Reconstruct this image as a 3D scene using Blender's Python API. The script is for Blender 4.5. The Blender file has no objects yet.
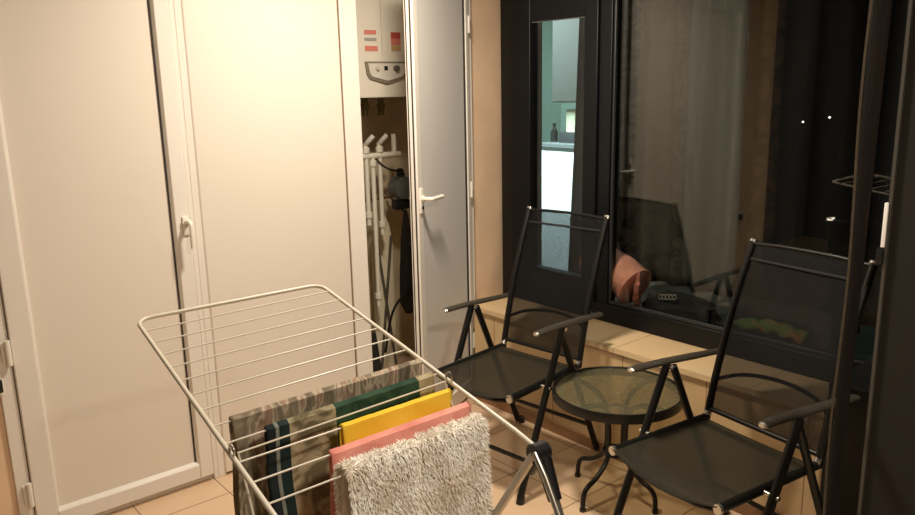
import bpy, bmesh, math, random
from mathutils import Vector, Matrix, noise
random.seed(7)
C = bpy.context.scene.collection
PI = math.pi
# ------------------------------------------------------------------ helpers
def lin(c):
    return tuple(((x/255)/12.92 if x/255 <= .04045 else ((x/255+.055)/1.055)**2.4) for x in c)
def tag(o, label=None, cat=None, group=None, kind=None):
    if label: o['label'] = label
    if cat: o['category'] = cat
    if group: o['group'] = group
    if kind: o['kind'] = kind
    return o
INV = {}
def thing(name, label, cat, loc=(0,0,0), rz=0, group=None, kind=None):
    o = bpy.data.objects.new(name, None); C.objects.link(o)
    o.location = loc; o.rotation_euler = (0,0,rz); o.empty_display_size = .1
    INV[o.name] = (Matrix.Translation(loc) @ Matrix.Rotation(rz,4,'Z')).inverted()
    return tag(o, label, cat, group, kind)
class MB:
    """collects shapes and links them as one mesh"""
    def __init__(s): s.bm = bmesh.new(); s.uv = None
    def box(s, x0,x1,y0,y1,z0,z1, mx=None, bev=0):
        r = bmesh.ops.create_cube(s.bm, size=1)
        vs = r['verts']
        for v in vs:
            v.co = Vector(((x0+x1)/2+v.co.x*(x1-x0), (y0+y1)/2+v.co.y*(y1-y0), (z0+z1)/2+v.co.z*(z1-z0)))
        if bev:
            es = list({e for v in vs for e in v.link_edges})
            rb = bmesh.ops.bevel(s.bm, geom=es, offset=bev, segments=2, affect='EDGES', profile=.6)
            vs = list({v for f in rb['faces'] for v in f.verts} | {v for v in vs if v.is_valid})
        if mx is not None:
            for v in vs: v.co = mx @ v.co
        return s
    def tube(s, pts, r, seg=10, closed=False, caps=True, flat=1.0, upv=None):
        pts = [Vector(p) for p in pts]; n = len(pts)
        rr = r if isinstance(r,(list,tuple)) else [r]*n
        rings = []; prev = None
        for i,p in enumerate(pts):
            if closed: t = (pts[(i+1)%n]-pts[i-1]).normalized()
            elif i == 0: t = (pts[1]-p).normalized()
            elif i == n-1: t = (p-pts[i-1]).normalized()
            else: t = ((pts[i+1]-p).normalized()+(p-pts[i-1]).normalized()).normalized()
            if prev is None:
                a = Vector(upv) if upv else (Vector((0,0,1)) if abs(t.z) < .9 else Vector((1,0,0)))
            else: a = prev
            u = (a - t*a.dot(t)).normalized(); prev = u; w = t.cross(u)
            rings.append([s.bm.verts.new(p+(u*math.cos(k/seg*2*PI)*flat+w*math.sin(k/seg*2*PI))*rr[i]) for k in range(seg)])
        m = n if closed else n-1
        for i in range(m):
            A,B = rings[i], rings[(i+1)%n]
            for k in range(seg): s.bm.faces.new((A[k],A[(k+1)%seg],B[(k+1)%seg],B[k]))
        if caps and not closed:
            s.bm.faces.new(rings[0][::-1]); s.bm.faces.new(rings[-1])
        return s
    def lathe(s, prof, c=(0,0,0), seg=32, axis='z'):
        rings = []
        for r,z in prof:
            ring = []
            for k in range(seg):
                a = k/seg*2*PI; x,y = max(r,1e-4)*math.cos(a), max(r,1e-4)*math.sin(a)
                p = (x,y,z) if axis=='z' else ((x,z,y) if axis=='y' else (z,x,y))
                ring.append(s.bm.verts.new(Vector(p)+Vector(c)))
            rings.append(ring)
        for i in range(len(rings)-1):
            for k in range(seg): s.bm.faces.new((rings[i][k],rings[i][(k+1)%seg],rings[i+1][(k+1)%seg],rings[i+1][k]))
        s.bm.faces.new(rings[0][::-1]); s.bm.faces.new(rings[-1])
        return s
    def prism(s, poly, y0, y1):       # polygon in x,z extruded along y
        a = [s.bm.verts.new((x,y0,z)) for x,z in poly]; b = [s.bm.verts.new((x,y1,z)) for x,z in poly]
        s.bm.faces.new(a); s.bm.faces.new(b[::-1]); n = len(poly)
        for i in range(n): s.bm.faces.new((a[i],b[i],b[(i+1)%n],a[(i+1)%n]))
        return s
    def grid(s, fn, nu, nv, uvfn=None):
        uvl = s.bm.loops.layers.uv.verify()
        V = [[s.bm.verts.new(fn(i/nu, j/nv)) for j in range(nv+1)] for i in range(nu+1)]
        for i in range(nu):
            for j in range(nv):
                f = s.bm.faces.new((V[i][j],V[i+1][j],V[i+1][j+1],V[i][j+1]))
                for l,(a,b) in zip(f.loops,((i,j),(i+1,j),(i+1,j+1),(i,j+1))):
                    l[uvl].uv = uvfn(a/nu,b/nv) if uvfn else (a/nu,b/nv)
        return s
    def build(s, name, m, parent=None, smooth=True, solid=0, bevel=0, subs=0):
        bmesh.ops.recalc_face_normals(s.bm, faces=s.bm.faces)
        if parent is not None and parent.name in INV:
            s.bm.transform(INV[parent.name])
            inv = INV[parent.name]
        else: inv = None
        me = bpy.data.meshes.new(name); s.bm.to_mesh(me); s.bm.free()
        o = bpy.data.objects.new(name, me); C.objects.link(o)
        # origin at the mesh's own centre base
        xs=[v.co for v in me.vertices]
        c = Vector(((min(v.x for v in xs)+max(v.x for v in xs))/2,(min(v.y for v in xs)+max(v.y for v in xs))/2,min(v.z for v in xs)))
        me.transform(Matrix.Translation(-c)); o.location = c
        if parent is not None:
            o.parent = parent
            INV[o.name] = Matrix.Translation(-c) @ (inv if inv is not None else Matrix.Identity(4))
        else: INV[o.name] = Matrix.Translation(-c)
        me.materials.append(m)
        if smooth:
            for p in me.polygons: p.use_smooth = True
            me.set_sharp_from_angle(angle=math.radians(40))
        if bevel:
            b = o.modifiers.new('bevel','BEVEL'); b.width = bevel; b.segments = 2; b.limit_method = 'ANGLE'
            b.angle_limit = math.radians(40)
        if solid:
            q = o.modifiers.new('solid','SOLIDIFY'); q.thickness = solid; q.offset = 0
        if subs:
            q = o.modifiers.new('sub','SUBSURF'); q.levels = subs; q.render_levels = subs
        return o
def smoothpath(pts, it=2):
    pts = [Vector(p) for p in pts]
    for _ in range(it):
        q = [pts[0]]
        for a,b in zip(pts,pts[1:]): q += [a*.75+b*.25, a*.25+b*.75]
        q.append(pts[-1]); pts = q
    return pts
# ------------------------------------------------------------------ materials
def nm(name):
    m = bpy.data.materials.new(name); m.use_nodes = True
    nt = m.node_tree; b = nt.nodes['Principled BSDF']; return m, nt, b
def mat(name, col, rough=.5, metal=0, var=0, vscale=8, bump=0, bscale=40, spec=.5, sheen=0):
    m, nt, b = nm(name); N = nt.nodes; L = nt.links
    c = (*lin(col),1)
    b.inputs['Base Color'].default_value = c; b.inputs['Roughness'].default_value = rough
    b.inputs['Metallic'].default_value = metal; b.inputs['Specular IOR Level'].default_value = spec
    if sheen: b.inputs['Sheen Weight'].default_value = sheen
    if var or bump:
        tc = N.new('ShaderNodeTexCoord')
    if var:
        n = N.new('ShaderNodeTexNoise'); n.inputs['Scale'].default_value = vscale; n.inputs['Detail'].default_value = 5
        L.new(tc.outputs['Object'], n.inputs['Vector'])
        r = N.new('ShaderNodeValToRGB'); r.color_ramp.elements[0].position = .3; r.color_ramp.elements[1].position = .7
        r.color_ramp.elements[0].color = (*[x*(1-var) for x in c[:3]],1); r.color_ramp.elements[1].color = (*[min(1,x*(1+var)) for x in c[:3]],1)
        L.new(n.outputs['Fac'], r.inputs['Fac']); L.new(r.outputs['Color'], b.inputs['Base Color'])
    if bump:
        n = N.new('ShaderNodeTexNoise'); n.inputs['Scale'].default_value = bscale; n.inputs['Detail'].default_value = 4
        L.new(tc.outputs['Object'], n.inputs['Vector'])
        u = N.new('ShaderNodeBump'); u.inputs['Strength'].default_value = bump; u.inputs['Distance'].default_value = .01
        L.new(n.outputs['Fac'], u.inputs['Height']); L.new(u.outputs['Normal'], b.inputs['Normal'])
    return m
def mth(nt, op, a, b=None):
    n = nt.nodes.new('ShaderNodeMath'); n.operation = op
    for i,x in enumerate((a,b)):
        if x is None: continue
        if isinstance(x,(int,float)): n.inputs[i].default_value = x
        else: nt.links.new(x, n.inputs[i])
    return n.outputs[0]
def glass_mat(name, tint, base_refl=.04, rough=0.0, diff=None, dfac=.2, bumpy=0):
    m = bpy.data.materials.new(name); m.use_nodes = True; nt = m.node_tree; N = nt.nodes; L = nt.links
    N.remove(N['Principled BSDF']); out = N['Material Output']
    t = N.new('ShaderNodeBsdfTransparent'); t.inputs[0].default_value = (*tint,1)
    g = N.new('ShaderNodeBsdfGlossy'); g.inputs['Roughness'].default_value = rough; g.inputs[0].default_value = (1,1,1,1)
    lw = N.new('ShaderNodeLayerWeight'); lw.inputs['Blend'].default_value = .5
    p = mth(nt,'POWER', lw.outputs['Facing'], 5.0); f = mth(nt,'ADD', mth(nt,'MULTIPLY', p, 1-base_refl), base_refl)
    mx = N.new('ShaderNodeMixShader'); L.new(f, mx.inputs[0]); L.new(g.outputs[0], mx.inputs[2])
    src = t.outputs[0]
    if diff:
        d = N.new('ShaderNodeBsdfDiffuse'); d.inputs[0].default_value = (*lin(diff),1)
        m2 = N.new('ShaderNodeMixShader'); m2.inputs[0].default_value = dfac
        L.new(t.outputs[0], m2.inputs[1]); L.new(d.outputs[0], m2.inputs[2]); src = m2.outputs[0]
        if bumpy:
            tc = N.new('ShaderNodeTexCoord'); v = N.new('ShaderNodeTexVoronoi'); v.inputs['Scale'].default_value = bumpy
            L.new(tc.outputs['Object'], v.inputs['Vector'])
            bp = N.new('ShaderNodeBump'); bp.inputs['Strength'].default_value = .6; bp.inputs['Distance'].default_value = .004
            L.new(v.outputs['Distance'], bp.inputs['Height']); L.new(bp.outputs[0], g.inputs['Normal']); L.new(bp.outputs[0], d.inputs['Normal'])
            fm = mth(nt,'ADD', mth(nt,'MULTIPLY', v.outputs['Distance'], .35), dfac-.12); L.new(fm, m2.inputs[0])
    L.new(src, mx.inputs[1]); L.new(mx.outputs[0], out.inputs[0])
    return m
def sling_mat(name, col, thru):
    m, nt, b = nm(name); N = nt.nodes; L = nt.links
    b.inputs['Base Color'].default_value = (*lin(col),1); b.inputs['Roughness'].default_value = .75; b.inputs['Specular IOR Level'].default_value = .3
    tc = N.new('ShaderNodeTexCoord'); w = N.new('ShaderNodeTexNoise'); w.inputs['Scale'].default_value = 300
    L.new(tc.outputs['Object'], w.inputs['Vector'])
    bp = N.new('ShaderNodeBump'); bp.inputs['Strength'].default_value = .2; bp.inputs['Distance'].default_value = .002
    L.new(w.outputs['Fac'], bp.inputs['Height']); L.new(bp.outputs[0], b.inputs['Normal'])
    t = N.new('ShaderNodeBsdfTransparent'); mx = N.new('ShaderNodeMixShader'); mx.inputs[0].default_value = 1-thru
    L.new(t.outputs[0], mx.inputs[1]); L.new(b.outputs[0], mx.inputs[2]); L.new(mx.outputs[0], N['Material Output'].inputs[0])
    return m
def ramp_mat(name, stops, scale=(1,1,1), src='UV', rough=.85, noise_scale=6, distort=.5, detail=4, bump=.3, tex='noise'):
    """mottled pattern: noise through a colour ramp"""
    m, nt, b = nm(name); N = nt.nodes; L = nt.links
    tc = N.new('ShaderNodeTexCoord'); mp = N.new('ShaderNodeMapping'); mp.inputs['Scale'].default_value = scale
    L.new(tc.outputs[src], mp.inputs[0])
    if tex == 'noise':
        n = N.new('ShaderNodeTexNoise'); n.inputs['Scale'].default_value = noise_scale; n.inputs['Detail'].default_value = detail; n.inputs['Distortion'].default_value = distort
    else:
        n = N.new('ShaderNodeTexWave'); n.inputs['Scale'].default_value = noise_scale; n.inputs['Distortion'].default_value = distort
    L.new(mp.outputs[0], n.inputs['Vector'])
    r = N.new('ShaderNodeValToRGB'); cr = r.color_ramp
    while len(cr.elements) < len(stops): cr.elements.new(.5)
    for e,(p,c) in zip(cr.elements, stops): e.position = p; e.color = (*lin(c),1)
    L.new(n.outputs['Fac'], r.inputs[0]); L.new(r.outputs[0], b.inputs['Base Color']); b.inputs['Roughness'].default_value = rough
    b.inputs['Specular IOR Level'].default_value = .2
    if bump:
        bp = N.new('ShaderNodeBump'); bp.inputs['Strength'].default_value = bump; bp.inputs['Distance'].default_value = .01
        L.new(n.outputs['Fac'], bp.inputs['Height']); L.new(bp.outputs[0], b.inputs['Normal'])
    return m
def bands_mat(name, bands, rough=.9):
    """colour bands along U (metres) with mottled flowers in some bands; band = (end, dark, light)"""
    m, nt, b = nm(name); N = nt.nodes; L = nt.links
    tc = N.new('ShaderNodeTexCoord'); sx = N.new('ShaderNodeSeparateXYZ'); L.new(tc.outputs['UV'], sx.inputs[0])
    n = N.new('ShaderNodeTexNoise'); n.inputs['Scale'].default_value = 14; n.inputs['Detail'].default_value = 5; n.inputs['Distortion'].default_value = 1.6
    L.new(tc.outputs['UV'], n.inputs['Vector'])
    def ramp(k):
        r = N.new('ShaderNodeValToRGB'); cr = r.color_ramp; cr.interpolation = 'CONSTANT'
        while len(cr.elements) < len(bands): cr.elements.new(.5)
        st = 0
        for e,bd in zip(cr.elements, bands): e.position = st; e.color = (*lin(bd[k]),1); st = bd[0]
        L.new(sx.outputs[0], r.inputs[0]); return r
    a, c = ramp(1), ramp(2)
    st = N.new('ShaderNodeValToRGB'); st.color_ramp.elements[0].position = .42; st.color_ramp.elements[1].position = .58
    L.new(n.outputs['Fac'], st.inputs[0])
    mx = N.new('ShaderNodeMix'); mx.data_type = 'RGBA'
    L.new(st.outputs[0], mx.inputs[0]); L.new(a.outputs[0], mx.inputs[6]); L.new(c.outputs[0], mx.inputs[7])
    L.new(mx.outputs[2], b.inputs['Base Color']); b.inputs['Roughness'].default_value = rough; b.inputs['Specular IOR Level'].default_value = .2
    return m
def tile_mat(name, w, h, ox, oy, c1, c2, grout, plane='xy', mortar=.0022, rough=.35, mott=.12):
    m, nt, b = nm(name); N = nt.nodes; L = nt.links
    g = N.new('ShaderNodeNewGeometry'); sx = N.new('ShaderNodeSeparateXYZ'); L.new(g.outputs['Position'], sx.inputs[0])
    A = sx.outputs['XYZ'.index(plane[0].upper())]; B = sx.outputs['XYZ'.index(plane[1].upper())]
    def line(src, size, off):
        v = mth(nt,'DIVIDE', mth(nt,'SUBTRACT', src, off-100*size), size); fr = mth(nt,'FRACT', v)
        d = mth(nt,'MINIMUM', fr, mth(nt,'SUBTRACT', 1.0, fr)); return mth(nt,'LESS_THAN', d, mortar/size), mth(nt,'FLOOR', v)
    la, ia = line(A, w, ox); lb, ib = line(B, h, oy)
    gr = mth(nt,'MAXIMUM', la, lb)
    wn = N.new('ShaderNodeTexWhiteNoise'); wn.noise_dimensions = '2D'
    cb = N.new('ShaderNodeCombineXYZ'); L.new(ia, cb.inputs[0]); L.new(ib, cb.inputs[1]); L.new(cb.outputs[0], wn.inputs['Vector'])
    n = N.new('ShaderNodeTexNoise'); n.inputs['Scale'].default_value = 5; n.inputs['Detail'].default_value = 6; L.new(g.outputs['Position'], n.inputs['Vector'])
    f = mth(nt,'ADD', mth(nt,'MULTIPLY', wn.outputs['Value'], .35), mth(nt,'MULTIPLY', n.outputs['Fac'], .8))
    mx = N.new('ShaderNodeMix'); mx.data_type = 'RGBA'; L.new(f, mx.inputs[0])
    mx.inputs[6].default_value = (*lin(c1),1); mx.inputs[7].default_value = (*lin(c2),1)
    m2 = N.new('ShaderNodeMix'); m2.data_type = 'RGBA'; L.new(gr, m2.inputs[0]); L.new(mx.outputs[2], m2.inputs[6]); m2.inputs[7].default_value = (*lin(grout),1)
    L.new(m2.outputs[2], b.inputs['Base Color']); b.inputs['Roughness'].default_value = rough
    bp = N.new('ShaderNodeBump'); bp.inputs['Strength'].default_value = .4; bp.inputs['Distance'].default_value = .002; bp.invert = True
    L.new(gr, bp.inputs['Height']); L.new(bp.outputs[0], b.inputs['Normal'])
    return m
def emit(name, col, s):
    m, nt, b = nm(name); b.inputs['Base Color'].default_value = (*lin(col),1)
    b.inputs['Emission Color'].default_value = (*lin(col),1); b.inputs['Emission Strength'].default_value = s
    return m
pvc = mat('white_pvc', (236,231,222), .32, bump=.02, bscale=6)
pvc_panel = mat('white_pvc_panel', (232,224,212), .42, bump=.03, bscale=5)
gasket_and_shade = mat('black_gasket_and_shade', (40,34,30), .7)
gasket_brown = mat('brown_seam', (120,95,72), .8)
plaster = mat('beige_plaster', (228,198,166), .85, var=.08, vscale=5, bump=.05)
white_plaster = mat('white_plaster', (225,218,205), .9)
closet_wall = mat('closet_plaster', (222,206,176), .95, var=.15, vscale=9)
darkwall = mat('dark_olive_paint', (24,20,10), .85, var=.1, vscale=3)
floor_m = tile_mat('beige_floor_tiles', .333, .333, .78, 2.15, (216,184,150), (232,204,172), (140,110,84))
ledge_m = tile_mat('beige_ledge_tiles', .4, .45, 1.52, .50, (205,176,132), (222,196,152), (150,122,88), plane='yz')
frame_m = mat('dark_window_frame', (11,14,18), .42, spec=.35)
glassm = glass_mat('window_glass', (.93,.95,.93), .045)
chair_metal = mat('charcoal_metal', (26,26,24), .36, metal=.2, spec=.4)
grip = mat('grey_armrest_plastic', (64,60,52), .32)
silver = mat('silver_cap', (200,198,192), .25, metal=.9)
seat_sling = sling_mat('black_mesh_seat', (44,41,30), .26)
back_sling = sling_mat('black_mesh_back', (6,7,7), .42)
chrome = mat('brushed_steel', (185,180,170), .28, metal=.85)
rackm = mat('cream_coated_wire', (206,200,184), .35)
blackp = mat('black_plastic', (22,22,23), .4)
white_plastic = mat('white_plastic', (238,234,222), .35)
# ------------------------------------------------------------------ setting
def struct(name, mb, m, parent=None, **k):
    o = mb.build(name, m, parent, **k); 
    if parent is None: o['kind'] = 'structure'
    return o
struct('floor', MB().box(-2.3,3.0,-1.6,3.75,-.1,0), floor_m, smooth=False)
struct('ceiling', MB().box(-2.3,3.0,-1.6,3.75,2.45,2.55), white_plaster, smooth=False)
YW = 2.98
# wall line that carries the white joinery: piece at the left, piece above, piece by the window
wl = MB().box(-.02,.39,YW,YW+.12,0,2.45).box(.39,2.582,YW,YW+.12,2.2,2.45).box(2.582,2.9,YW,YW+.12,0,2.45)
struct('wall_front', wl, plaster, smooth=False)
struct('wall_right', MB().box(2.3,2.9,-1.6,.843,0,2.45), darkwall, smooth=False)
struct('wall_back', MB().box(-2.3,2.3,-1.7,-1.6,0,2.45), mat('brown_wall',(70,60,48),.9), smooth=False)
struct('wall_left', MB().box(-2.4,-2.3,-1.6,3.75,0,2.45), mat('dark_brown_wall',(30,26,22),.9), smooth=False)
# closet
struct('wall_closet', MB().box(-.02,2.75,3.66,3.75,0,2.45).box(1.62,1.68,YW+.12,3.66,0,2.45).box(2.78,2.9,YW+.12,3.75,0,2.45), closet_wall, smooth=False)
# low wall under the window with its tiled ledge
lw = MB().box(2.51,2.78,.843,2.87,0,.485).box(2.64,2.9,2.87,YW,0,.485)
struct('wall_window', lw, ledge_m, smooth=False)
struct('trim_1', MB().box(2.495,2.80,.843,2.875,.485,.505), tile_mat('ledge_top_tiles', .3,.62,2.5,.1,(214,184,140),(226,200,158),(165,138,104),plane='xy'), smooth=False)
struct('baseboard_window', MB().box(2.495,2.51,.843,2.87,0,.055), mat('brown_skirting',(150,112,78),.5,var=.2), bevel=.003)
ww = MB().box(2.80,2.92,.6,YW,2.3,2.45).box(2.80,2.92,.6,YW,0,.485)
struct('wall_upper_window', ww, plaster, smooth=False)
# ---- leaf 1 (left closet door)
d1 = thing('door_1', None, None, (.775,2.97,0), kind='structure')
fr = MB()
y0,y1 = 2.955,2.998
x0,x1,z0,z1 = .440,1.110,.03,2.16
fr.box(x0,.512,y0,y1,z0,z1).box(1.052,x1,y0,y1,z0,z1).box(.512,1.052,y0,y1,z0,.092).box(.512,1.052,y0,y1,2.07,z1)
fr.build('door_frame', pvc, d1, bevel=.004, smooth=True)
MB().box(.505,1.06,2.974,2.986,.085,2.08).build('panel', pvc_panel, d1, smooth=False)
bd = MB()
bd.prism([(.512,.092),(1.052,.092),(1.052,2.07),(.512,2.07)],2.9735,2.9741)
bd.bm.clear()
def bead(mb, ax0, ax1, zz0, zz1, yb, yf, w):
    # sloping glazing bead round an opening
    o_ = [(ax0,zz0),(ax1,zz0),(ax1,zz1),(ax0,zz1)]; i_ = [(ax0+w,zz0+w),(ax1-w,zz0+w),(ax1-w,zz1-w),(ax0+w,zz1-w)]
    vo = [mb.bm.verts.new((x,yf,z)) for x,z in o_]; vi = [mb.bm.verts.new((x,yb,z)) for x,z in i_]; vb = [mb.bm.verts.new((x,yb,z)) for x,z in o_]
    for k in range(4):
        j = (k+1)%4
        mb.bm.faces.new((vo[k],vo[j],vi[j],vi[k])); mb.bm.faces.new((vb[k],vi[k],vi[j],vb[j])); mb.bm.faces.new((vo[k],vb[k],vb[j],vo[j]))
bead(bd, .512,1.052,.092,2.07,2.9735,2.958,.011)
bd.build('glazing_bead', pvc, d1, smooth=False)
MB().box(1.0395,1.0445,2.968,2.9745,.103,2.06).build('gasket_and_shade', gasket_and_shade, d1, smooth=False)  # dark strip for the shade the right stile casts on the recessed panel
def lever(parent, base, out, along, name='handle', l=.105, m=white_plastic, thick=.0085):
    """window handle: rose, neck and lever.  out, along are unit vectors"""
    b = Vector(base); out = Vector(out); al = Vector(along)
    q = MB()
    q.tube([b+out*.0, b+out*.009], .015, seg=16).tube(smoothpath([b+out*.008, b+out*.045, b+out*.05+al*.012, b+out*.05+al*l],3), thick, seg=12, flat=1.0)
    return q.build(name, m, parent)
q = MB(); q.box(1.078,1.104,2.947,2.956,1.06,1.135, bev=.003); q.build('handle_plate', white_plastic, d1)
lever(d1, (1.091,2.947,1.115), (0,-1,0), (.0,0,-1), l=.1)
for hz in (.195,.735,1.9):
    h = MB().tube([(.429,2.949,hz-.045),(.429,2.949,hz+.045)], .010, seg=12).box(.41,.432,2.955,2.975,hz-.035,hz+.035)
    h.build('hinge', white_plastic, d1)
# ---- fixed casing round the doors
cs = MB().box(.39,.437,2.966,YW+.02,0,2.2).box(1.113,1.162,2.966,YW+.02,0,2.2).box(1.845,1.932,2.958,YW+.04,0,2.2).box(2.548,2.585,2.945,YW+.04,0,2.2).box(.39,2.585,2.966,YW+.02,2.165,2.2).box(.437,1.113,2.985,YW+.02,0,.028)
struct('trim_2', cs, pvc, bevel=.003)
# groove lines of the casing
struct('trim_3', MB().box(1.132,1.1345,2.9645,2.967,0,2.165).box(1.1615,1.1645,2.964,2.972,0,2.165), mat('soft_seam',(224,214,198),.6), smooth=False)
# ---- leaf 2, closed flush door in the middle
d2 = thing('door_2', None, None, (1.52,2.97,0), kind='structure')
MB().box(1.1625,1.838,2.962,3.0,.012,2.16).build('panel', pvc_panel, d2, bevel=.004)
MB().box(1.838,1.845,2.966,2.985,.012,2.16).build('gasket_and_shade', gasket_brown, d2, smooth=False)
# ---- leaf 3, ajar: hinge (2.61,2.945), free edge to the left
hx,hy = 2.53,2.932; W3 = .56; a3 = math.atan2(2.702-hy, 2.020-hx)
d3 = thing('door_3', None, None, (hx,hy,0), rz=a3, kind='structure')
Lm = Matrix.Translation((hx,hy,0)) @ Matrix.Rotation(a3,4,'Z')
def lbox(mb, x0,x1,y0,y1,z0,z1, bev=0): return mb.box(x0,x1,y0,y1,z0,z1, mx=Lm, bev=bev)
# local: x from hinge to free edge, y+ points towards the room (rotation > 180)
f3 = MB(); t0,t1 = -.022,.022
lbox(f3,0.0,.032,t0,t1,.015,2.16); lbox(f3,W3-.045,W3,t0,t1,.015,2.16); lbox(f3,.032,W3-.045,t0,t1,.015,.095); lbox(f3,.032,W3-.045,t0,t1,2.08,2.16)
f3.build('door_frame', pvc, d3, bevel=.004)
p3 = MB(); lbox(p3,.025,W3-.035,-.008,.008,.085,2.09); p3.build('panel', mat('grey_white_panel',(222,220,216),.45), d3, smooth=False)
s3 = MB(); lbox(s3,.0325,.0385,.0,.016,.1,2.075); s3.build('gasket_and_shade', gasket_and_shade, d3, smooth=False)
s3 = MB(); lbox(s3,W3-.006,W3+.003,.006,.012,.02,2.155); lbox(s3,W3-.006,W3+.003,-.014,-.010,.02,2.155); s3.build('edge_seal', gasket_and_shade, d3, smooth=False)
R3 = Matrix.Rotation(a3,3,'Z')
pp = MB(); lbox(pp,W3-.035,W3-.012,.021,.030,1.06,1.17,bev=.002); pp.build('handle_plate', white_plastic, d3)
lever(d3, Lm @ Vector((W3-.024,.028,1.125)), R3 @ Vector((0,1,0)), R3 @ Vector((-1,0,0)), l=.1, thick=.010)
kh = MB(); kh.tube([Lm@Vector((W3-.024,.029,1.085)), Lm@Vector((W3-.024,.034,1.085))], .008); kh.build('keyhole', gasket_and_shade, d3)
for hz in (.3,1.1,1.9):
    h = MB().tube([(hx+.010,hy-.022,hz-.04),(hx+.010,hy-.022,hz+.04)], .006, seg=12); h.build('hinge', white_plastic, d3)
# ---- window
XG = 2.76
w1 = thing('window_1', None, None, (XG+.02,1.9,.505), kind='structure')
wf = MB()
wf.box(2.765,2.83,.60,2.928,.505,.595).box(2.765,2.83,.60,2.928,2.2,2.3)
wf.box(2.765,2.83,2.845,2.928,.595,2.2).box(2.765,2.83,2.218,2.288,.595,2.2).box(2.765,2.83,.60,.70,.595,2.2)
wf.build('window_frame', frame_m, w1, bevel=.004)
bead2 = MB().box(2.775,2.79,.70,2.218,.595,.612).box(2.775,2.79,2.206,2.218,.612,2.2)
bead2.build('glazing_bead', mat('frame_bead',(46,50,52),.35), w1, bevel=.003)
MB().box(2.797,2.803,.69,2.225,.585,2.21).build('pane', glassm, w1, smooth=False)
sa = MB().box(2.752,2.81,2.288,2.366,.585,2.1).box(2.752,2.81,2.708,2.845,.585,2.1).box(2.752,2.81,2.366,2.708,.585,.70).box(2.752,2.81,2.366,2.708,1.905,2.1)
so = sa.build('sash', frame_m, w1, bevel=.004)
MB().box(2.777,2.783,2.36,2.715,.69,1.912).build('pane', glassm, so, smooth=False)
MB().box(2.765,2.775,2.366,2.372,.70,1.905).box(2.765,2.775,2.366,2.708,1.899,1.905).build('seal', mat('grey_seal',(120,125,122),.5), so, smooth=False)
MB().box(2.80,3.02,.60,2.93,.47,.50).build('inner_sill', mat('dark_inner_sill',(44,40,36),.5), w1, bevel=.004)
# metal edge strip and lock plate on the dark wall
struct('shade_panel', MB().box(2.488,2.80,.853,1.055,0,.62), mat('black_shade_panel',(10,10,11),.6), bevel=.004)  # black box added to stand for the darkness over the low wall's end
struct('trim_4', MB().box(2.288,2.312,.843,.852,0,2.45), mat('grey_edge_strip',(70,68,62),.5), smooth=False)
lp = MB().box(2.283,2.30,.850,.8605,1.135,1.262, bev=.002).build('lock_plate', mat('bright_lock_plate',(250,250,248),.4), None)
tag(lp, 'white metal lock plate on the edge of the dark wall at far right', 'lock plate')
lk = MB().box(2.280,2.305,.850,.869,1.085,1.130, bev=.004).build('latch', blackp, None)
tag(lk, 'small black latch just below the white lock plate', 'latch')
# ---- room behind the window
rm = MB().box(2.83,5.6,5.0,5.1,0,2.6).box(5.5,5.6,.2,5.0,0,2.6)
struct('wall_kitchen', rm, mat('pale_teal_wall',(200,224,214),.9), smooth=False)
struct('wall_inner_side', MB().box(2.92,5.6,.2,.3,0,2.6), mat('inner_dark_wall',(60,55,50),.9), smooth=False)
struct('floor_inner', MB().box(3.0,5.6,.2,5.1,-.1,0), mat('inner_floor',(80,66,52),.5), smooth=False)
struct('ceiling_inner', MB().box(2.92,5.6,.2,5.1,2.55,2.65), white_plaster, smooth=False)
struct('wall_inner_front', MB().box(2.84,2.92,3.10,5.0,0,2.55), white_plaster, smooth=False)
# kitchen seen through the sash
kc = thing('kitchen_wall_cabinet','tall grey kitchen wall cabinet seen through narrow window sash','cabinet',(4.85,4.05,1.47))
MB().box(4.6,5.1,3.75,4.275,1.47,2.2).build('body', mat('grey_cabinet',(168,166,162),.4), kc, bevel=.004)
MB().box(4.585,4.6,3.76,4.265,1.48,2.19).build('door', mat('grey_cabinet_door',(140,138,135),.3), kc, bevel=.004)
lc = thing('kitchen_base_cabinet','bright white low kitchen cabinet below the grey wall cabinet','cabinet',(4.85,4.15,0))
MB().box(4.6,5.1,3.86,4.39,.0,1.12).build('body', mat('white_cabinet',(240,246,246),.4), lc, bevel=.004)
MB().box(4.585,4.6,3.87,4.38,.1,1.10).build('door', mat('white_cabinet_door',(240,248,250),.35), lc, bevel=.004)
MB().box(4.56,5.12,3.85,4.40,1.12,1.155).build('worktop', mat('grey_worktop',(90,95,95),.4), lc, bevel=.004)
bt = thing('dark_bottle','small dark bottle on the bright white kitchen cabinet','bottle',(4.7,4.345,1.155))
MB().lathe([(.028,1.155),(.03,1.165),(.03,1.235),(.012,1.265),(.012,1.29)], (4.7,4.345,0), 16).build('body', mat('dark_glass',(30,34,34),.2), bt)
MB().lathe([(.014,1.288),(.014,1.305)], (4.7,4.345,0), 12).build('cap', blackp, bt)
bx = MB().box(4.66,4.8,4.06,4.18,1.24,1.42,bev=.004).build('cream_box', mat('cream_card',(200,190,160),.7), None)
tag(bx,'cream box standing on dark box under the grey kitchen cabinet','box')
bx = MB().box(4.64,4.82,4.05,4.24,1.155,1.24,bev=.004).build('black_box', mat('black_card',(36,38,40),.5), None)
tag(bx,'low dark box on white kitchen cabinet beneath the cream box','box')
dc = MB().grid(lambda u,v: Vector((3.62+.02*math.sin(u*PI*7), 3.09+(1-u)*(.03+.12*(1-v)), .05+2.4*v)), 40, 10)
o = dc.build('grey_door_curtain', mat('grey_curtain',(78,84,86),.9), None, solid=.004); tag(o,'narrow grey drape at right edge of the bright kitchen view','curtain')
pm_ = Matrix.Translation((3.12,2.60,0)) @ Matrix.Rotation(math.atan2(4.56-2.60,5.5-3.12),4,'Z')
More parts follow.
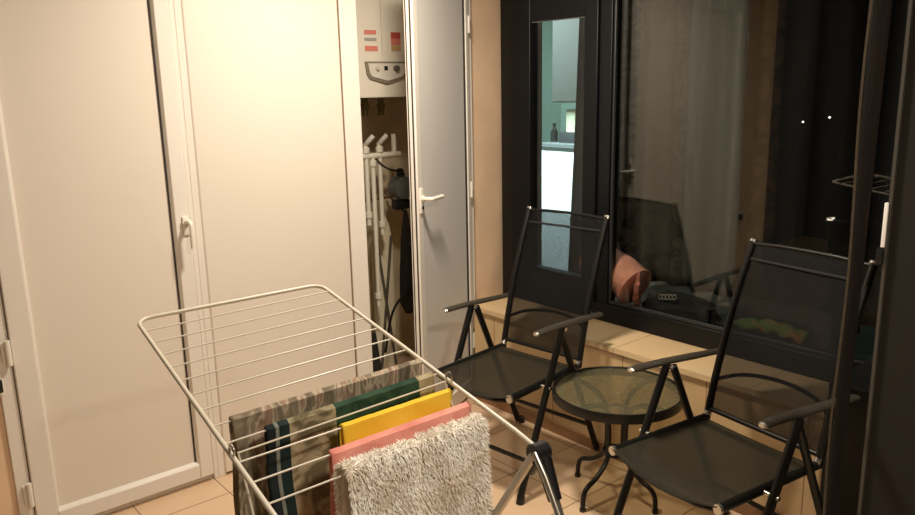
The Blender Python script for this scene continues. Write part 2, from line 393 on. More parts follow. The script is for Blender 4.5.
struct('wall_light_block', MB().box(0,1.6,-.08,0,0,2.6,mx=pm_), mat('inner_light_block',(46,44,40),.9), smooth=False)  # added partition that blocks kitchen light and keeps the right side dark
struct('trim_5', MB().box(3.38,3.42,3.262,3.42,0,2.5), mat('dark_grey_jamb',(150,154,148),.6), smooth=False)
# inner curtains close behind the big pane
def curtain(name, ya, yb, x, folds, amp, m, label, z0=.66, z1=2.42, par=None, seed=0):
    n = int(folds*10)
    def fn(u,v):
        y = ya+(yb-ya)*u
        w = math.sin(u*folds*2*PI+seed+.6*math.sin(u*9+seed))*amp*(1.1-.3*v)+.012*math.sin(v*5+u*14+seed)
        return Vector((x+w, y+.006*math.cos(u*folds*2*PI+seed)*(1-v*.4), z0+(z1-z0)*v))
    mb = MB().grid(fn, n, 24, lambda u,v: (u*abs(yb-ya), v*(z1-z0)))
    o = mb.build(name, m, None, solid=.003)
    tag(o, label, 'curtain'); return o
cm1 = bands_mat('taupe_curtain_print', [(.05,(44,42,38),(50,48,44)),(.17,(20,19,18),(62,58,50)),(.36,(52,50,45),(58,55,48)),(.45,(40,38,34),(60,56,50)),(.9,(60,64,62),(60,64,62)),(2,(60,64,62),(60,64,62))])
cm2 = bands_mat('brown_curtain_print', [(.12,(46,44,40),(52,50,44)),(.19,(56,47,34),(36,30,23)),(.25,(18,15,13),(42,30,23)),(2,(13,12,12),(17,16,15))])
curtain('sheer_curtain', 2.47,1.745,3.06,5,.022,cm1,'taupe sheer curtain with dark printed band behind the left of large window pane')
curtain('patterned_curtain', 1.86,1.27,3.13,4,.022,cm2,'brown curtain with printed edge behind middle of large window pane', seed=2)
curtain('dark_curtain', 1.27,.72,3.05,5,.02,mat('black_brown_curtain',(12,11,11),.9),'nearly black curtain behind the right end of large window pane', seed=1)
curtain('rust_curtain', 1.20,1.15,2.95,1.5,.012,ramp_mat('rust_cloth',[(.3,(26,12,8)),(.7,(74,32,18))],scale=(30,2,1)),'thin rust red curtain strip hanging in dark window right of the pane middle', seed=3)
# pink towel roll, black bag, green scarf on the inner sill
def blob(center, rad, nscale, namp, seed, sq=1.0):
    def fn(u,v):
        th = u*2*PI; ph = (v-.5)*PI
        d = Vector((math.cos(ph)*math.cos(th), math.cos(ph)*math.sin(th), math.sin(ph)))
        p = Vector([math.copysign(abs(c)**sq, c) for c in d])
        k = 1+namp*noise.noise(d*nscale+Vector((seed,seed*2,0)))
        return Vector(center)+Vector((p.x*rad[0],p.y*rad[1],p.z*rad[2]))*k
    return fn
pt = thing('pink_towel','pink rolled towel with ruffled end inside the window at left of large pane','towel',(2.92,2.2,.50))
rp = smoothpath([(2.91,2.42,.765),(2.90,2.30,.73),(2.895,2.20,.69),(2.89,2.15,.665)],2)
MB().tube(rp,[.098+.004*math.sin(k) for k in range(len(rp))],seg=28).build('roll', mat('pink_terry',(206,142,122),.95,var=.12,vscale=14,bump=.4,bscale=60), pt)
def ruffle(u,v):
    a = u*2*PI; r = .012+.09*v
    f = 1+.10*v*math.sin(a*7)+.06*math.sin(a*13+v*6)
    n_ = noise.noise(Vector((math.cos(a)*3*v,math.sin(a)*3*v,4)))
    d = .016*math.sin(v*17+a*2+3*n_)+.022*n_-.03*(1-v)
    return Vector((2.885+r*f*math.cos(a)*.75-d*.5, 2.128+r*f*math.cos(a)*.45-d, .655+r*f*math.sin(a)))
ru = MB().grid(ruffle, 72, 22); ru.build('ruffle', mat('pink_ruffle',(196,120,104),.95,var=.4,vscale=50), pt, solid=.003)
bg = thing('black_bag','black fabric bag with silver buckle lying right of the pink towel','bag',(2.92,1.93,.5))
MB().grid(blob((2.93,1.93,.575),(.07,.19,.085),2.2,.35,4,.8),32,16).build('body', mat('black_fabric',(10,10,11),.9,bump=.4,bscale=30), bg)
bk = MB()
for k in range(5): bk.tube([(2.865,1.99-.018*k+.01*math.cos(a_/8*2*PI),.655+.003*k+.012*math.sin(a_/8*2*PI)) for a_ in range(8)], .0035, seg=6, closed=True)
bk.build('buckle', silver, bg)
sc = MB().grid(lambda u,v: Vector((2.90+.06*(v-.5)*(1+.2*math.sin(u*9)), 1.62-.29*u, .603+.03*math.sin(u*PI)*math.sin(v*PI)+.008*math.sin(u*23+v*7))), 30,10)
o = sc.build('folded_scarf', ramp_mat('green_scarf_cloth',[(.35,(96,134,64)),(.52,(130,158,80)),(.62,(220,120,64))],src='UV',noise_scale=4), None, solid=.03)
tag(o,'folded green and orange scarf inside the window behind the right chair','scarf')
# glowing dots added as pinpoint bulb reflections in the pane
for i,(yy,zz) in enumerate(((1.475,1.438),(1.372,1.457))):
    o = MB().lathe([(.0015,-.003),(.0035,0),(.0015,.003)], (3.035,yy,zz), 10).build('glint_dot', emit('glint_white',(255,250,235),6), None)
    o.location.z = zz
    tag(o, ('left' if i==0 else 'right')+' of two added glowing dots, bulb glints in the dark window', 'light', 'pinpoint glints in the window')
# ------------------------------------------------------------------ closet contents
bo = thing('gas_boiler','white wall hung gas boiler with grey outlined control panel in the closet','boiler',(2.30,3.38,1.562))
MB().box(2.085,2.50,3.2,3.655,1.562,2.3,bev=.012).build('body', mat('boiler_white',(226,220,206),.35), bo)
MB().box(2.345-.12,2.348-.12,3.1965,3.20,1.76,2.28).build('seam', mat('boiler_seam',(198,190,176),.5), bo, smooth=False)
cp = [(2.12,1.735),(2.375,1.735),(2.365,1.672),(2.35,1.652),(2.247,1.625),(2.145,1.652),(2.13,1.672)]
cxc,czc = 2.247,1.69
po = MB().prism(cp,3.190,3.2).build('control_panel', mat('grey_trim',(132,122,104),.4), bo, bevel=.002)
MB().prism([(cxc+(x-cxc)*.88, czc+(z-czc)*.76+.002) for x,z in cp],3.186,3.1895).build('panel_face', mat('panel_face',(214,208,196),.35), po, smooth=False)
MB().box(2.227,2.247,3.1835,3.1855,1.693,1.713).build('display', mat('display_black',(28,26,24),.2), po, smooth=False)
MB().lathe([(.014,3.168),(.015,3.186)], (2.296,0,1.702), 20, axis='y').build('knob', mat('knob_grey',(90,86,80),.4), po)
MB().lathe([(.010,3.176),(.011,3.186)], (2.185,0,1.702), 20, axis='y').build('knob', mat('knob_pale',(196,190,178),.4), po)
red = mat('red_print',(214,128,114),.6); gry = mat('grey_print',(160,158,148),.6); yel = mat('yellow_print',(196,160,110),.6); dred = mat('dark_red_print',(186,76,70),.6)
def stick(nm_, x0_,x1_,z0_,z1_, m, lab):
    o = MB().box(x0_,x1_,3.1975,3.1995,z0_,z1_).build(nm_, m, bo, smooth=False); o['label']=lab
stick('sticker',2.127,2.196,1.862,1.882,red,'upper red label on the boiler'); stick('sticker',2.127,2.196,1.832,1.846,gry,'grey label on the boiler')
stick('sticker',2.128,2.201,1.784,1.808,red,'lower red label on the boiler'); stick('sticker',2.283,2.34,1.845,1.875,dred,'dark red label on the boiler')
stick('sticker',2.283,2.34,1.815,1.845,red,'pink label on the boiler'); stick('sticker',2.283,2.34,1.785,1.812,yel,'yellow label on the boiler')
for i,xx in enumerate((2.145,2.245,2.345)):
    v = MB().tube([(xx,3.4,1.565),(xx,3.4,1.47)],.016,seg=12).lathe([(.024,1.50),(.024,1.53)],(xx,3.4,0),6); v.build('pipe_stub', mat('brass',(130,120,80),.4,metal=.6), bo)
# pipework
pm = mat('white_pipe',(222,216,200),.45)
pw = thing('water_pipework','white plastic water pipes with a horizontal manifold under the boiler','pipes',(2.3,3.4,.6))
MB().tube([(2.06,3.38,1.262),(2.44,3.38,1.262)],.016,seg=12).build('manifold', pm, pw)
for xx,za,zb in ((2.225,.90,1.33),(2.31,.84,1.33),(2.265,.45,1.26)):
    MB().tube([(xx,3.38,za),(xx,3.38,zb)],.0125,seg=12).lathe([(.02,za+.04),(.02,za+.07)],(xx,3.38,0),10).lathe([(.02,zb-.05),(.02,zb-.02)],(xx,3.38,0),10).build('riser', pm, pw)
MB().tube([(2.405,3.38,1.262),(2.405,3.38,1.37)],.014,seg=12).build('riser', pm, pw)
for xx in (2.225,2.31):
    MB().tube(smoothpath([(xx,3.37,1.33),(xx+.008,3.35,1.35),(xx+.025,3.34,1.37)],2),.013,seg=10).build('valve', mat('pale_valve',(210,206,196),.35), pw)
MB().tube(smoothpath([(2.28,3.38,1.25),(2.33,3.35,1.19),(2.42,3.34,1.17),(2.46,3.37,1.15)],2),.005,seg=8).build('hose', blackp, pw)
MB().tube([(2.0,3.42,1.02),(2.42,3.42,1.03)],.007,seg=8).build('branch_pipe', mat('copper',(130,90,55),.4,metal=.6), pw)
gm = thing('gas_meter','blue grey gas meter with black connector hanging beside white pipes','meter',(2.42,3.42,1.0))
MB().lathe([(.03,3.36),(.06,3.37),(.066,3.40),(.06,3.45),(.03,3.46)],(2.46,0,1.075),24,axis='y').build('body', mat('meter_grey',(112,116,114),.45,metal=.3), gm)
MB().lathe([(.022,1.13),(.022,1.17),(.012,1.18)],(2.46,3.41,0),14).build('connector', blackp, gm)
MB().box(2.415,2.505,3.39,3.44,.955,1.01,bev=.008).build('lower_body', mat('meter_black',(30,32,33),.5), gm)
ib = thing('ironing_board','pale folded ironing board standing upright at the back of closet','ironing board',(2.39,3.5,0))
MB().prism([(2.32,.02),(2.46,.02),(2.46,.74),(2.44,.86),(2.41,.92),(2.37,.92),(2.34,.86),(2.32,.74)],3.50,3.52).build('board', mat('pale_board',(238,228,200),.8,var=.08), ib, bevel=.006)
MB().tube([(2.34,3.49,.04),(2.44,3.49,.80)],.008).tube([(2.44,3.49,.04),(2.34,3.49,.80)],.008).build('leg', mat('dull_metal',(120,116,104),.4,metal=.6), ib)
br = thing('broom','broom with brown stick and dark bristles leaning in the closet','broom',(2.20,3.4,0))
MB().tube([(2.20,3.40,.3),(2.24,3.6,1.25)],.011).build('stick', mat('brown_stick',(110,84,58),.6,var=.3,vscale=20), br)
MB().prism([(2.17,.30),(2.23,.30),(2.27,.0),(2.13,.0)],3.37,3.43).build('bristles', mat('dark_bristles',(40,36,32),.9,bump=.6,bscale=80), br)
du = thing('hanging_duster','dark duster hanging from a peg above the black cable in closet','duster',(2.45,3.5,.4))
MB().lathe([(.008,.95),(.016,.90),(.030,.8),(.045,.6),(.05,.42),(.02,.36)],(2.48,3.40,0),18).build('head', mat('dark_fluff',(46,42,38),.95,bump=.8,bscale=70), du)
MB().tube([(2.48,3.40,.93),(2.50,3.60,1.02)],.006).build('handle', mat('grey_handle',(96,92,86),.5), du)
cb_ = MB().tube(smoothpath([(2.28,3.36,.18),(2.31,3.33,.42),(2.40,3.33,.50),(2.5,3.36,.50)],3),.007,seg=8).build('black_cable', blackp, None)
tag(cb_,'black cable looping low in the closet beside the ironing board','cable')
mp_ = thing('mop','mop with spotted dark stick standing at left inside of closet','mop',(2.1,3.4,0))
MB().tube([(2.05,3.27,.12),(2.10,3.5,1.0)],.013).build('stick', mat('spotted_stick',(84,72,60),.6,var=.7,vscale=26), mp_)
MB().lathe([(.015,.2),(.05,.16),(.075,.05),(.06,.0)],(2.05,3.26,0),18).build('head', mat('grey_mop',(120,112,98),.95,bump=.8,bscale=60), mp_)
for k,(xx,zz) in enumerate(((2.135,.80),(2.15,.60))):
    o = MB().box(xx-.03,xx+.02,3.54,3.66,zz,zz+.07,bev=.01).build('wall_clip', white_plastic, None)
    tag(o, ('upper' if k==0 else 'lower')+' white clip fixed to the closet wall behind the mop', 'clip', 'wall clips in the closet')
# small dark item at the left edge of the photograph, on the wall by the door hinge
wb = thing('wall_latch','small dark wall latch with white plate left of the lower door hinge','latch',(.40,2.955,.6))
MB().box(.345,.402,2.962,2.98,.585,.665,bev=.003).build('plate', white_plastic, wb)
MB().box(.36,.398,2.945,2.962,.60,.645,bev=.004).build('catch', blackp, wb)
# ------------------------------------------------------------------ chairs
def make_chair(label, loc, rz, sw=1.0):
    t = thing('folding_chair', label, 'chair', loc, rz, 'black mesh folding armchairs by the table')
    Lc = Matrix.Translation(loc) @ Matrix.Rotation(rz,4,'Z')
    def P(u,w,z): return Lc @ Vector((u, w*sw, z))
    hs, ha, hb = .212,.254,.215
    # seat sling, sagging, front edge curving down over the front bar
    def seat(u,v):
        w = (v-.5)*2
        uu = -.02+.43*u; sag = .022*(1-w*w)*math.sin(min(1,u*1.1)*PI*.85+.3)
        fr_ = .03*(1-w*w)*max(0,1-u*6)
        return P(uu-.012*(1-w*w)*(1-u), w*hs, .436+.004*u - sag - fr_ + .002)
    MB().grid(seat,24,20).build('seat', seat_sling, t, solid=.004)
    for sgn in (1,-1):
        MB().tube([P(-.012,sgn*hs,.430),P(.10,sgn*hs,.432),P(.43,sgn*hs,.438)],.0135,seg=14,flat=1.15).build('seat_rail', chair_metal, t)
        MB().lathe([(.0145,-.006),(.0145,.004),(.008,.008)],(0,0,0),14).bm.free()
        q = MB().tube([P(-.020,sgn*hs,.430),P(-.010,sgn*hs,.430)],.0150,seg=14,flat=1.1); q.build('end_cap', silver, t)
    MB().tube([P(.015,-hs,.412),P(.0,-hs*.6,.398),P(-.004,0,.394),P(.0,hs*.6,.398),P(.015,hs,.412)],.009,seg=10).build('front_bar', chair_metal, t)
    MB().tube([P(.40,-hs,.425),P(.40,hs,.425)],.009,seg=10).build('rear_bar', chair_metal, t)
    # back
    b0,b1 = Vector((.436,0,.45)), Vector((.628,0,1.050))
    def B(k,w,off=0):
        p = b0.lerp(b1,k); bend = -.018*math.sin(k*PI)
        return P(p.x+bend+off, w, p.z)
    for sgn in (1,-1):
        MB().tube([B(-.03,sgn*hb),B(.2,sgn*hb),B(.5,sgn*hb),B(.8,sgn*hb),B(1.0,sgn*hb)],.0125,seg=12,flat=1.2).build('back_post', chair_metal, t)
        MB().tube([B(.995,sgn*hb),B(1.012,sgn*hb)],.0145,seg=12).build('post_cap', silver, t)
    def back(u,v):
        w = (v-.5)*2; return B(.035+.955*u, w*(hb-.004), .012*(1-w*w)*math.sin(u*PI))
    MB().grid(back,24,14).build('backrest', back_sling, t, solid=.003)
    MB().tube([B(.99,-hb),B(1.0,-hb*.5),B(1.002,0),B(1.0,hb*.5),B(.99,hb)],.007,seg=10).build('top_bar', chair_metal, t)
    MB().tube([B(.03,-hb),B(.03,hb)],.009,seg=10).build('lower_bar', chair_metal, t)
    MB().tube(smoothpath([B(.20,-hb,.01),B(.25,-hb*.7,.06),B(.27,0,.085),B(.25,hb*.7,.06),B(.20,hb,.01)],2),.0075,seg=8).build('brace', chair_metal, t)
    # top hem of the sling
    MB().grid(lambda u,v: B(.90+.015*u,(v-.5)*2*(hb-.006),-.004),2,8).build('hem', mat('hem_thread',(24,24,23),.8) if 'hem_thread' not in bpy.data.materials else bpy.data.materials['hem_thread'], t, solid=.002)
    for sgn in (1,-1):
        # armrest: flattened bar, slightly arched, silver front tip
        ar = [P(.098,sgn*ha,.672),P(.13,sgn*ha,.673),P(.25,sgn*ha,.670),P(.40,sgn*ha,.661),P(.53,sgn*ha,.653)]
        A = MB().tube(ar,[.017,.0195,.0195,.0195,.017],seg=14,flat=.55,upv=(0,0,1)).build('armrest', grip, t)
        MB().tube([P(.090,sgn*ha,.671),P(.099,sgn*ha,.672)],[.010,.0155],seg=14,flat=.56,upv=(0,0,1)).build('tip', silver, A)
        # legs from the pivot below the armrest
        MB().tube([P(.262,sgn*ha,.655),P(-.004,sgn*ha,.02)],.0135,seg=12,flat=1.15).build('leg', chair_metal, t)
        MB().tube([P(.272,sgn*(ha-.022),.655),P(.556,sgn*(ha-.022),.02)],.0125,seg=12,flat=1.15).build('leg', chair_metal, t)
        MB().tube([P(.002,sgn*ha,.03),P(-.006,sgn*ha,.0)],.0165,seg=12).build('foot_cap', blackp, t)
        MB().tube([P(.576,sgn*(ha-.022),.03),P(.584,sgn*(ha-.022),.0)],.0155,seg=12).build('foot_cap', blackp, t)
        # bolts and hinge plate
        MB().tube([P(.168,sgn*(hs+.006),.432),P(.168,sgn*(ha+.018),.432)],.0075,seg=10).build('bolt', silver, t)
        MB().tube([P(.425,sgn*(hs-.0),.438),P(.437,sgn*(hb),.462)],.0125,seg=10).build('hinge_link', silver, t)
        MB().tube([P(.267,sgn*(ha-.03),.652),P(.267,sgn*(ha+.016),.652)],.008,seg=10).build('pivot_bolt', silver, t)
        MB().tube([P(.505,sgn*(hb-.0),.652),P(.505,sgn*(ha),.655)],.008,seg=10).build('arm_bolt', chair_metal, t)
    def leg_at(front,z):
        return (-.004+.266*((z-.02)/.635)) if front else (.556-.284*((z-.02)/.635))
    MB().tube([P(leg_at(1,.155),-ha,.155),P(leg_at(1,.155),ha,.155)],.009,seg=10).build('stretcher', chair_metal, t)
    MB().tube([P(leg_at(0,.155),-(ha-.022),.155),P(leg_at(0,.155),ha-.022,.155)],.009,seg=10).build('stretcher', chair_metal, t)
    return t
make_chair('black mesh folding armchair between drying rack and glass table, nearer the white door', (1.912,2.203,0), .10, .975)
make_chair('black mesh folding armchair at right of the round glass table, beside the dark wall', (1.850,1.2446,0), -.157, 1.015)
# ------------------------------------------------------------------ side table
tb = thing('side_table','small round black metal side table with pebbled glass top between the two chairs','table',(2.265,1.755,0))
cx,cy = 2.265,1.755
MB().lathe([(.238,.436),(.238,.442)],(cx,cy,0),64).build('glass_top', glass_mat('pebbled_glass',(.86,.85,.72),.05,.15,diff=(128,124,100),dfac=.24,bumpy=70), tb)
rim = MB(); n=64
prof = [(.236,.412),(.250,.412),(.253,.430),(.250,.447),(.243,.448),(.240,.443),(.240,.435),(.236,.435)]
rings=[[rim.bm.verts.new((cx+r*math.cos(k/n*2*PI),cy+r*math.sin(k/n*2*PI),z)) for k in range(n)] for r,z in prof]
for i in range(len(prof)):
    for k in range(n): rim.bm.faces.new((rings[i][k],rings[i][(k+1)%n],rings[(i+1)%len(prof)][(k+1)%n],rings[(i+1)%len(prof)][k]))
rim.build('rim', chair_metal, tb)
for k in range(4):
    a = k*PI/2+.0; dx_,dy_ = math.cos(a), math.sin(a)
    def Q(r,z): return (cx+dx_*r, cy+dy_*r, z)
    path = smoothpath([Q(.232,.422),Q(.17,.428),Q(.075,.40),Q(.046,.33),Q(.044,.2),Q(.055,.155),Q(.12,.105),Q(.175,.09),Q(.192,.06),Q(.194,.004)],3)
    MB().tube(path,.0095,seg=12).build('leg', chair_metal, tb)
    MB().tube([Q(.194,.012),Q(.194,0)],.0125,seg=12).build('foot_cap', blackp, tb)
MB().tube([(cx+.05*math.cos(k/16*2*PI),cy+.05*math.sin(k/16*2*PI),.185) for k in range(16)],.007,seg=8,closed=True).build('ring', chair_metal, tb)
MB().tube([(cx+.05*math.cos(k/16*2*PI),cy+.05*math.sin(k/16*2*PI),.36) for k in range(16)],.006,seg=8,closed=True).build('ring', chair_metal, tb)
# ------------------------------------------------------------------ drying rack
FR = Vector((1.123,1.988,1.031)); HR = Vector((1.058,1.010,.868)); FL = Vector((.586,2.003,1.031)); HL = Vector((.517,1.048,.868))
rk = thing('drying_rack','white wire folding drying rack on steel legs, spread with laundry','drying rack',(.8,1.03,0))
def corner(a,b,c,r,n=6):
    p = b+(a-b).normalized()*r; q = b+(c-b).normalized()*r
    return [p.lerp(b,t).lerp(b.lerp(q,t),t) for t in [i/n for i in range(n+1)]]
rail = [HL]+corner(HL,FL,FR,.045)+corner(FL,FR,HR,.045)+[HR.lerp(FR,.08)+Vector((0,0,.004)),HR]
MB().tube(rail,.0054,seg=12).build('wing_frame', rackm, rk)
def rod_pts(i):
    a = FL.lerp(HL,.077+.0725*i); b = FR.lerp(HR,.058+.0712*i-(.012 if i > 8 else 0))+Vector((0,0,-.016 if i > 8 else 0)); return a,b
for i in range(12):
    a,b = rod_pts(i); MB().tube([a,b],.0020,seg=8).build('rod', rackm, rk)
# legs
up_ = Vector((0,0,1))
side = (HR-HL)
for far in (1,0):
    dy_ = .55 if far else -.42
    fR = Vector((HR.x+(.03 if far else -.04), HR.y+dy_, .012)); fL = fR-side
    inn = side.normalized()*(.018 if far else .0)
    pts_ = [HL+inn]+corner(HL+inn,fL+inn,fR-inn,.06)+corner(fL+inn,fR-inn,HR-inn,.06)+[HR-inn]
    MB().tube(pts_,.0095,seg=12).build('leg', chrome, rk)
for H_,s_ in ((HR,1),(HL,-1)):
    hb_ = thing('tmp','','') if False else None
    nrm = side.normalized()
    q = MB().tube([H_-nrm*.022,H_+nrm*.012],.021,seg=20)
    dF = (Vector((HR.x+.03,HR.y+.55,.012))-HR).normalized(); dN = (Vector((HR.x-.04,HR.y-.42,.012))-HR).normalized()
    q.tube([H_+dF*.0,H_+dF*.065],[.017,.0145],seg=14).tube([H_+dN*.0,H_+dN*.10],[.019,.0145],seg=14)
    q.build('hub', blackp, rk)
    MB().lathe([(.009,0),(.009,.006),(.004,.008)],(0,0,0),12).bm.free()
    q = MB().tube([H_+nrm*.017*s_,H_+nrm*.022*s_],.010,seg=14); q.build('rivet', chrome, rk)
# second wing folded down along the near legs
dN = (Vector((HR.x-.04,HR.y-.48,.10))-HR).normalized()
o_ = Vector((0,-.012,.008))
nr = side.normalized()
A0 = HR-nr*.026; A1 = HR-nr*.028+dN*.80+o_; B0 = HL+nr*.026; B1 = HL+nr*.028+dN*.80+o_
w2 = [HR-nr*.010, HR-nr*.024+Vector((0,-.008,.004)), A0+dN*.05+o_*1.2]+corner(A0+dN*.06+o_,A1,B1,.045)+corner(A1,B1,B0,.045)+[B0+dN*.05+o_*1.2, HL+nr*.01]
MB().tube(w2,.0068,seg=12).build('folded_wing_frame', chrome, rk)
for i in range(10):
    s_ = .16+.064*i
    MB().tube([A0+dN*s_+o_, B0+dN*s_+o_],.0020,seg=8).build('rod', rackm, rk)
# thin strut: U shaped wire carried by the wing, ends hooked on the legs
jl = FL.lerp(HL,.705); jr = FR.lerp(HR,.673); legR = HR.lerp(Vector((HR.x+.03,HR.y+.55,.012)),.25); legL = legR-side
ins = nr*.012
MB().tube([legL+ins, jl+ins-Vector((0,.01,.02)), jl+ins+Vector((0,.0,.004))]+[jr-ins+Vector((0,0,.004)), jr-ins-Vector((0,.01,.02)), legR-ins],.0028,seg=8).build('strut', rackm, rk)
for j in (jl,jr):
    MB().tube([j+Vector((0,.0,.013))+Vector((0,math.cos(a/10*2*PI),math.sin(a/10*2*PI)))*.011 for a in range(10)],.0025,seg=6,closed=True).build('loop', chrome, rk)
# ------------------------------------------------------------------ laundry
def hang(name, i, t0, t1, front, back, m, label, cat, thick=.004, ripple=.006, seed=0, flare=.02, r=.006):
    a,b = rod_pts(i); ax = (b-a).normalized(); ny = Vector((ax.y,-ax.x,0)).normalized()   # towards the camera
    if ny.y > 0: ny = -ny
    L = (b-a).length; W = (t1-t0)*L; tot = front+back
    def fn(u,v):
        p = a+ax*((t0+(t1-t0)*u)*L)
        s = v*tot-back
        arc = PI*r/2
        if s < -arc: off = -r; z = -(-s-arc)
        elif s > arc: off = r; z = -(s-arc)
        else:
            th = s/r; off = r*math.sin(th); z = r*math.cos(th)
            z = r*math.cos(th)
        d = max(0,-z)
        rp = ripple*min(1,d*8)*(math.sin(u*W*48+seed+2*math.sin(u*5+seed))+.6*math.sin(u*W*90+seed*2))+.012*noise.noise(Vector((u*4,s*6,seed)))*min(1,d*7)
        off += (rp*(1 if off>0 else -.7)) + (flare*d if off>0 else -flare*d*.5)
        top = .0015*noise.noise(Vector((u*20,seed,0)))
        return p+ny*off+Vector((0,0,z+.002+top))+ax*(.008*noise.noise(Vector((s*7,seed,u*2))))
    mb = MB().grid(fn, max(24,int(W*110)), 56, lambda u,v: (u*W, v*tot))
    o = mb.build(name, m, None, solid=thick); tag(o,label,cat); return o, fn, W, tot
m1 = ramp_mat('taupe_floral_cloth',[(.28,(84,76,62)),(.42,(122,112,94)),(.5,(142,130,110)),(.56,(184,172,152)),(.62,(150,124,106)),(.72,(112,100,82))],scale=(2.6,.75,1),noise_scale=9,distort=1.6)
m2 = bands_mat('dark_green_scarf_print',[(.018,(30,38,40),(36,46,48)),(.024,(120,128,120),(130,136,126)),(.047,(26,40,42),(34,50,50)),(.16,(104,96,74),(168,158,130)),(.385,(38,62,48),(52,78,60)),(.47,(148,132,96),(170,158,128)),(1,(24,34,28),(30,40,34))])
m3 = ramp_mat('yellow_cloth',[(.3,(230,192,50)),(.6,(242,212,72)),(.8,(247,224,110))],noise_scale=9,bump=.15)
m4 = ramp_mat('pink_cloth',[(.3,(214,134,122)),(.7,(238,168,154))],noise_scale=16,bump=.25)
hang('patterned_cloth',7,.075,.99,.42,.40,m1,'long taupe floral cloth, furthest back of the laundry on the drying rack','cloth',seed=1,ripple=.009)
hang('green_scarf',8,.165,.965,.40,.38,m2,'dark green and tan printed scarf on the rack behind the yellow cloth','scarf',seed=2,ripple=.004)
hang('yellow_cloth',9,.43,.985,.22,.22,m3,'bright yellow cleaning cloth hung over a rod of drying rack','cloth',seed=3,ripple=.003)
hang('pink_cloth',10,.31,.99,.36,.34,m4,'salmon pink towel hung between yellow cloth and shaggy mat','towel',seed=4,ripple=.003)
# shaggy mat
sm, nt, b = nm('shaggy_white'); 
tcn = nt.nodes.new('ShaderNodeTexCoord'); nn = nt.nodes.new('ShaderNodeTexNoise'); nn.inputs['Scale'].default_value = 13; nn.inputs['Detail'].default_value = 5
rr_ = nt.nodes.new('ShaderNodeValToRGB'); rr_.color_ramp.elements[0].position=.38; rr_.color_ramp.elements[0].color=(*lin((228,218,202)),1); rr_.color_ramp.elements[1].position=.6; rr_.color_ramp.elements[1].color=(*lin((252,249,242)),1)
nt.links.new(tcn.outputs['Object'],nn.inputs['Vector']); nt.links.new(nn.outputs['Fac'],rr_.inputs[0]); nt.links.new(rr_.outputs[0],b.inputs['Base Color']); b.inputs['Roughness'].default_value=.9
b.inputs['Specular IOR Level'].default_value=.1
mo, fn, W, tot = hang('shaggy_mat',11,.30,.935,.45,.40,sm,'white shaggy bath mat, nearest of the laundry on the drying rack','mat',thick=.006,seed=5,ripple=.004,r=.012)
mo.data.transform(Matrix.Identity(4))
tf = MB(); rnd = random.Random(3)
for k in range(36000):
    u = rnd.random(); v = rnd.random()
    if k%12 == 0: u = rnd.random()**3*.02 if k%24 else 1-rnd.random()**3*.02
    if abs(u-.5) < .012 and rnd.random() < .7: continue
    p = fn(u,v); e = .01
    du_ = fn(min(1,u+e),v)-fn(max(0,u-e),v); dv_ = fn(u,min(1,v+e))-fn(u,max(0,v-e)); nrml = du_.cross(dv_)
    if nrml.length < 1e-9: continue
    nrml.normalize()
    # outward from the rod: the near sheet faces the room, the far sheet faces away
    want = Vector((0,-1,0)) if v*tot-.40 > .02 else (Vector((0,1,0)) if v*tot-.40 < -.02 else Vector((0,0,1)))
    if nrml.dot(want) < 0: nrml = -nrml
    tdir = (nrml*(.55+.5*rnd.random())+Vector((rnd.uniform(-.5,.5),rnd.uniform(-.25,.25),rnd.uniform(-.9,.15)))).normalized()
    if u < .02: tdir = (tdir-du_.normalized()*.8).normalized()
    if u > .98: tdir = (tdir+du_.normalized()*.8).normalized()
    ln = rnd.uniform(.009,.018)*(.3+.7*min(1,abs(u-.47)/.05)); base = p+nrml*.004
    s1 = tdir.orthogonal().normalized(); s1 = Matrix.Rotation(rnd.random()*6.3,3,tdir)@s1; s2 = tdir.cross(s1)
    w_ = rnd.uniform(.0010,.0019)
    vs = [tf.bm.verts.new(base+(s1*math.cos(a)+s2*math.sin(a))*w_) for a in (0,2.09,4.19)]
    mid = base+tdir*ln*.55+Vector((0,0,-.001)); ms = [tf.bm.verts.new(mid+(s1*math.cos(a)+s2*math.sin(a))*w_*.9) for a in (0,2.09,4.19)]
    tp = tf.bm.verts.new(base+tdir*ln+Vector((0,0,-.004)))
    for j in range(3):
        tf.bm.faces.new((vs[j],vs[(j+1)%3],ms[(j+1)%3],ms[j])); tf.bm.faces.new((ms[j],ms[(j+1)%3],tp))
pf = tf.build('pile', sm, mo, smooth=False); pf['kind'] = 'stuff'
# ------------------------------------------------------------------ curtain beside the viewer
dirv = Vector((.925,.380,0)); per = Vector((-.380,.925,0))
base = Vector((1.60,.640,0))
def fold(u,v):
    s = u
    wid = .0125+.011*max(0,(v-.45)/.55)
    y = math.sin(s*PI*9)*wid*(.8+.2*math.sin(s*7+v*3))
    return base+dirv*(.26*s)+per*(y-.004+.016*(1-v))+Vector((0,0,.03+2.38*v))
mb = MB().grid(fold, 110, 30, lambda u,v:(u*.5,v*2.4))
o = mb.build('brown_curtain', ramp_mat('brown_velvet',[(.3,(11,8,6)),(.6,(20,13,9)),(.8,(36,20,13))],scale=(20,1,1),noise_scale=5), None, solid=.003)
tag(o,'dark brown drape hanging edge-on in front of the right chair','curtain')
hm = MB().tube([base-dirv*.004+per*(.012+.016*(1-z/2.41)+.003*math.sin(z*9)+.007*max(0,z-1.1))+Vector((0,0,z)) for z in [.05+.059*k for k in range(41)]],.0026,seg=8)
hm.build('hem', mat('pale_hem',(66,56,40),.9,bump=.6,bscale=60), o)
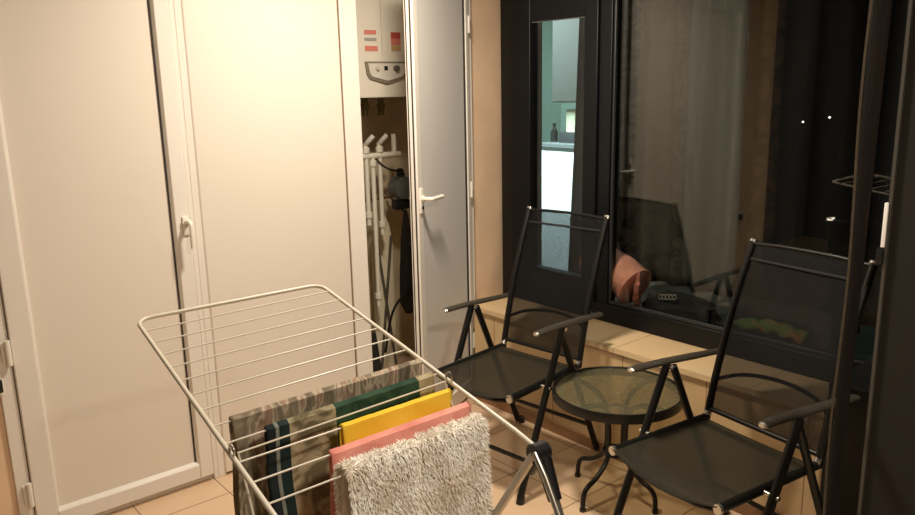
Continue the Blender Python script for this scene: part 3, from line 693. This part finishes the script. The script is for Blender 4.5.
# ------------------------------------------------------------------ lamps and added kitchen fills
def area(name, loc, size, power, col, rot=(0,0,0), shape='DISK'):
    l = bpy.data.lights.new(name,'AREA'); l.shape = shape; l.size = size; l.energy = power; l.color = col
    o = bpy.data.objects.new(name,l); C.objects.link(o); o.location = loc; o.rotation_euler = rot; return o
lamp = thing('ceiling_lamp','round ceiling lamp above the gap between rack and chairs','lamp',(1.60,2.02,2.45))
MB().lathe([(.15,2.45),(.15,2.425),(.135,2.42)],(1.60,2.02,0),40).build('base', white_plastic, lamp)
area('lamp_light',(1.60,2.02,2.40),.26,42,(1.0,.87,.71))
lamp2 = thing('ceiling_lamp','round ceiling lamp behind the viewer at the near end of the room','lamp',(.80,-.25,2.45))
MB().lathe([(.15,2.45),(.15,2.425),(.135,2.42)],(.80,-.25,0),40).build('base', white_plastic, lamp2)
area('lamp_light',(.80,-.25,2.40),.26,40,(1.0,.87,.71))
area('kitchen_fill',(4.0,4.3,2.5),.4,24,(.72,.95,1.0))  # added cool fill to brighten the kitchen, no fixture behind it
kl = bpy.data.lights.new('cabinet_fill_spot','SPOT'); kl.energy = 700; kl.color = (.75,.95,1.0); kl.spot_size = math.radians(22); kl.shadow_soft_size = .05; kl.spot_blend = .3  # added spot that brightens the white cabinet front, not a real fixture
ko = bpy.data.objects.new('cabinet_fill_spot',kl); C.objects.link(ko); ko.location = (3.55,4.2,2.5)
ko.rotation_euler = (Vector((4.6,4.17,.8))-Vector((3.55,4.2,2.5))).to_track_quat('-Z','Y').to_euler()
ucl = area('cabinet_fill',(4.50,4.13,1.46),.12,3,(.62,.92,1.0),(0,math.radians(20),0),'SQUARE')  # added small fill on the white cabinet, no real lamp here
# ------------------------------------------------------------------ world and camera
w = bpy.data.worlds.new('night'); bpy.context.scene.world = w; w.use_nodes = True
w.node_tree.nodes['Background'].inputs[0].default_value = (.10,.085,.07,1); w.node_tree.nodes['Background'].inputs[1].default_value = .3
cam_d = bpy.data.cameras.new('camera'); cam = bpy.data.objects.new('camera', cam_d); C.objects.link(cam)
cam_d.sensor_fit = 'HORIZONTAL'; cam_d.sensor_width = 36; cam_d.lens = 36*768/915; cam_d.clip_start = .02
pi_,ro_,ya_ = [math.radians(a) for a in (12.43,-1.23,39.95)]
cp_,sp_ = math.cos(pi_),math.sin(pi_); c_,s_ = math.cos(ro_),math.sin(ro_)
def rot2(v): return Vector((c_*v[0]-s_*v[1], s_*v[0]+c_*v[1], v[2]))
up = rot2((0,-cp_,-sp_)); fw = rot2((0,-sp_,cp_)); rt = rot2((1,0,0))
dxw = math.cos(ya_)*rt+math.sin(ya_)*fw; dyw = -math.sin(ya_)*rt+math.cos(ya_)*fw
def cw(v): return Vector((dxw.dot(v), dyw.dot(v), up.dot(v)))
X_,Y_,Z_ = cw(Vector((1,0,0))), cw(Vector((0,-1,0))), cw(Vector((0,0,-1)))
mw = Matrix(((X_.x,Y_.x,Z_.x,0),(X_.y,Y_.y,Z_.y,0),(X_.z,Y_.z,Z_.z,1.6),(0,0,0,1)))
cam.matrix_world = mw
s = bpy.context.scene; s.camera = cam
s.view_settings.view_transform = 'Standard'; s.view_settings.look = 'None'; s.view_settings.gamma = 1
s.view_settings.exposure = 0.0; s.view_settings.use_curve_mapping = False
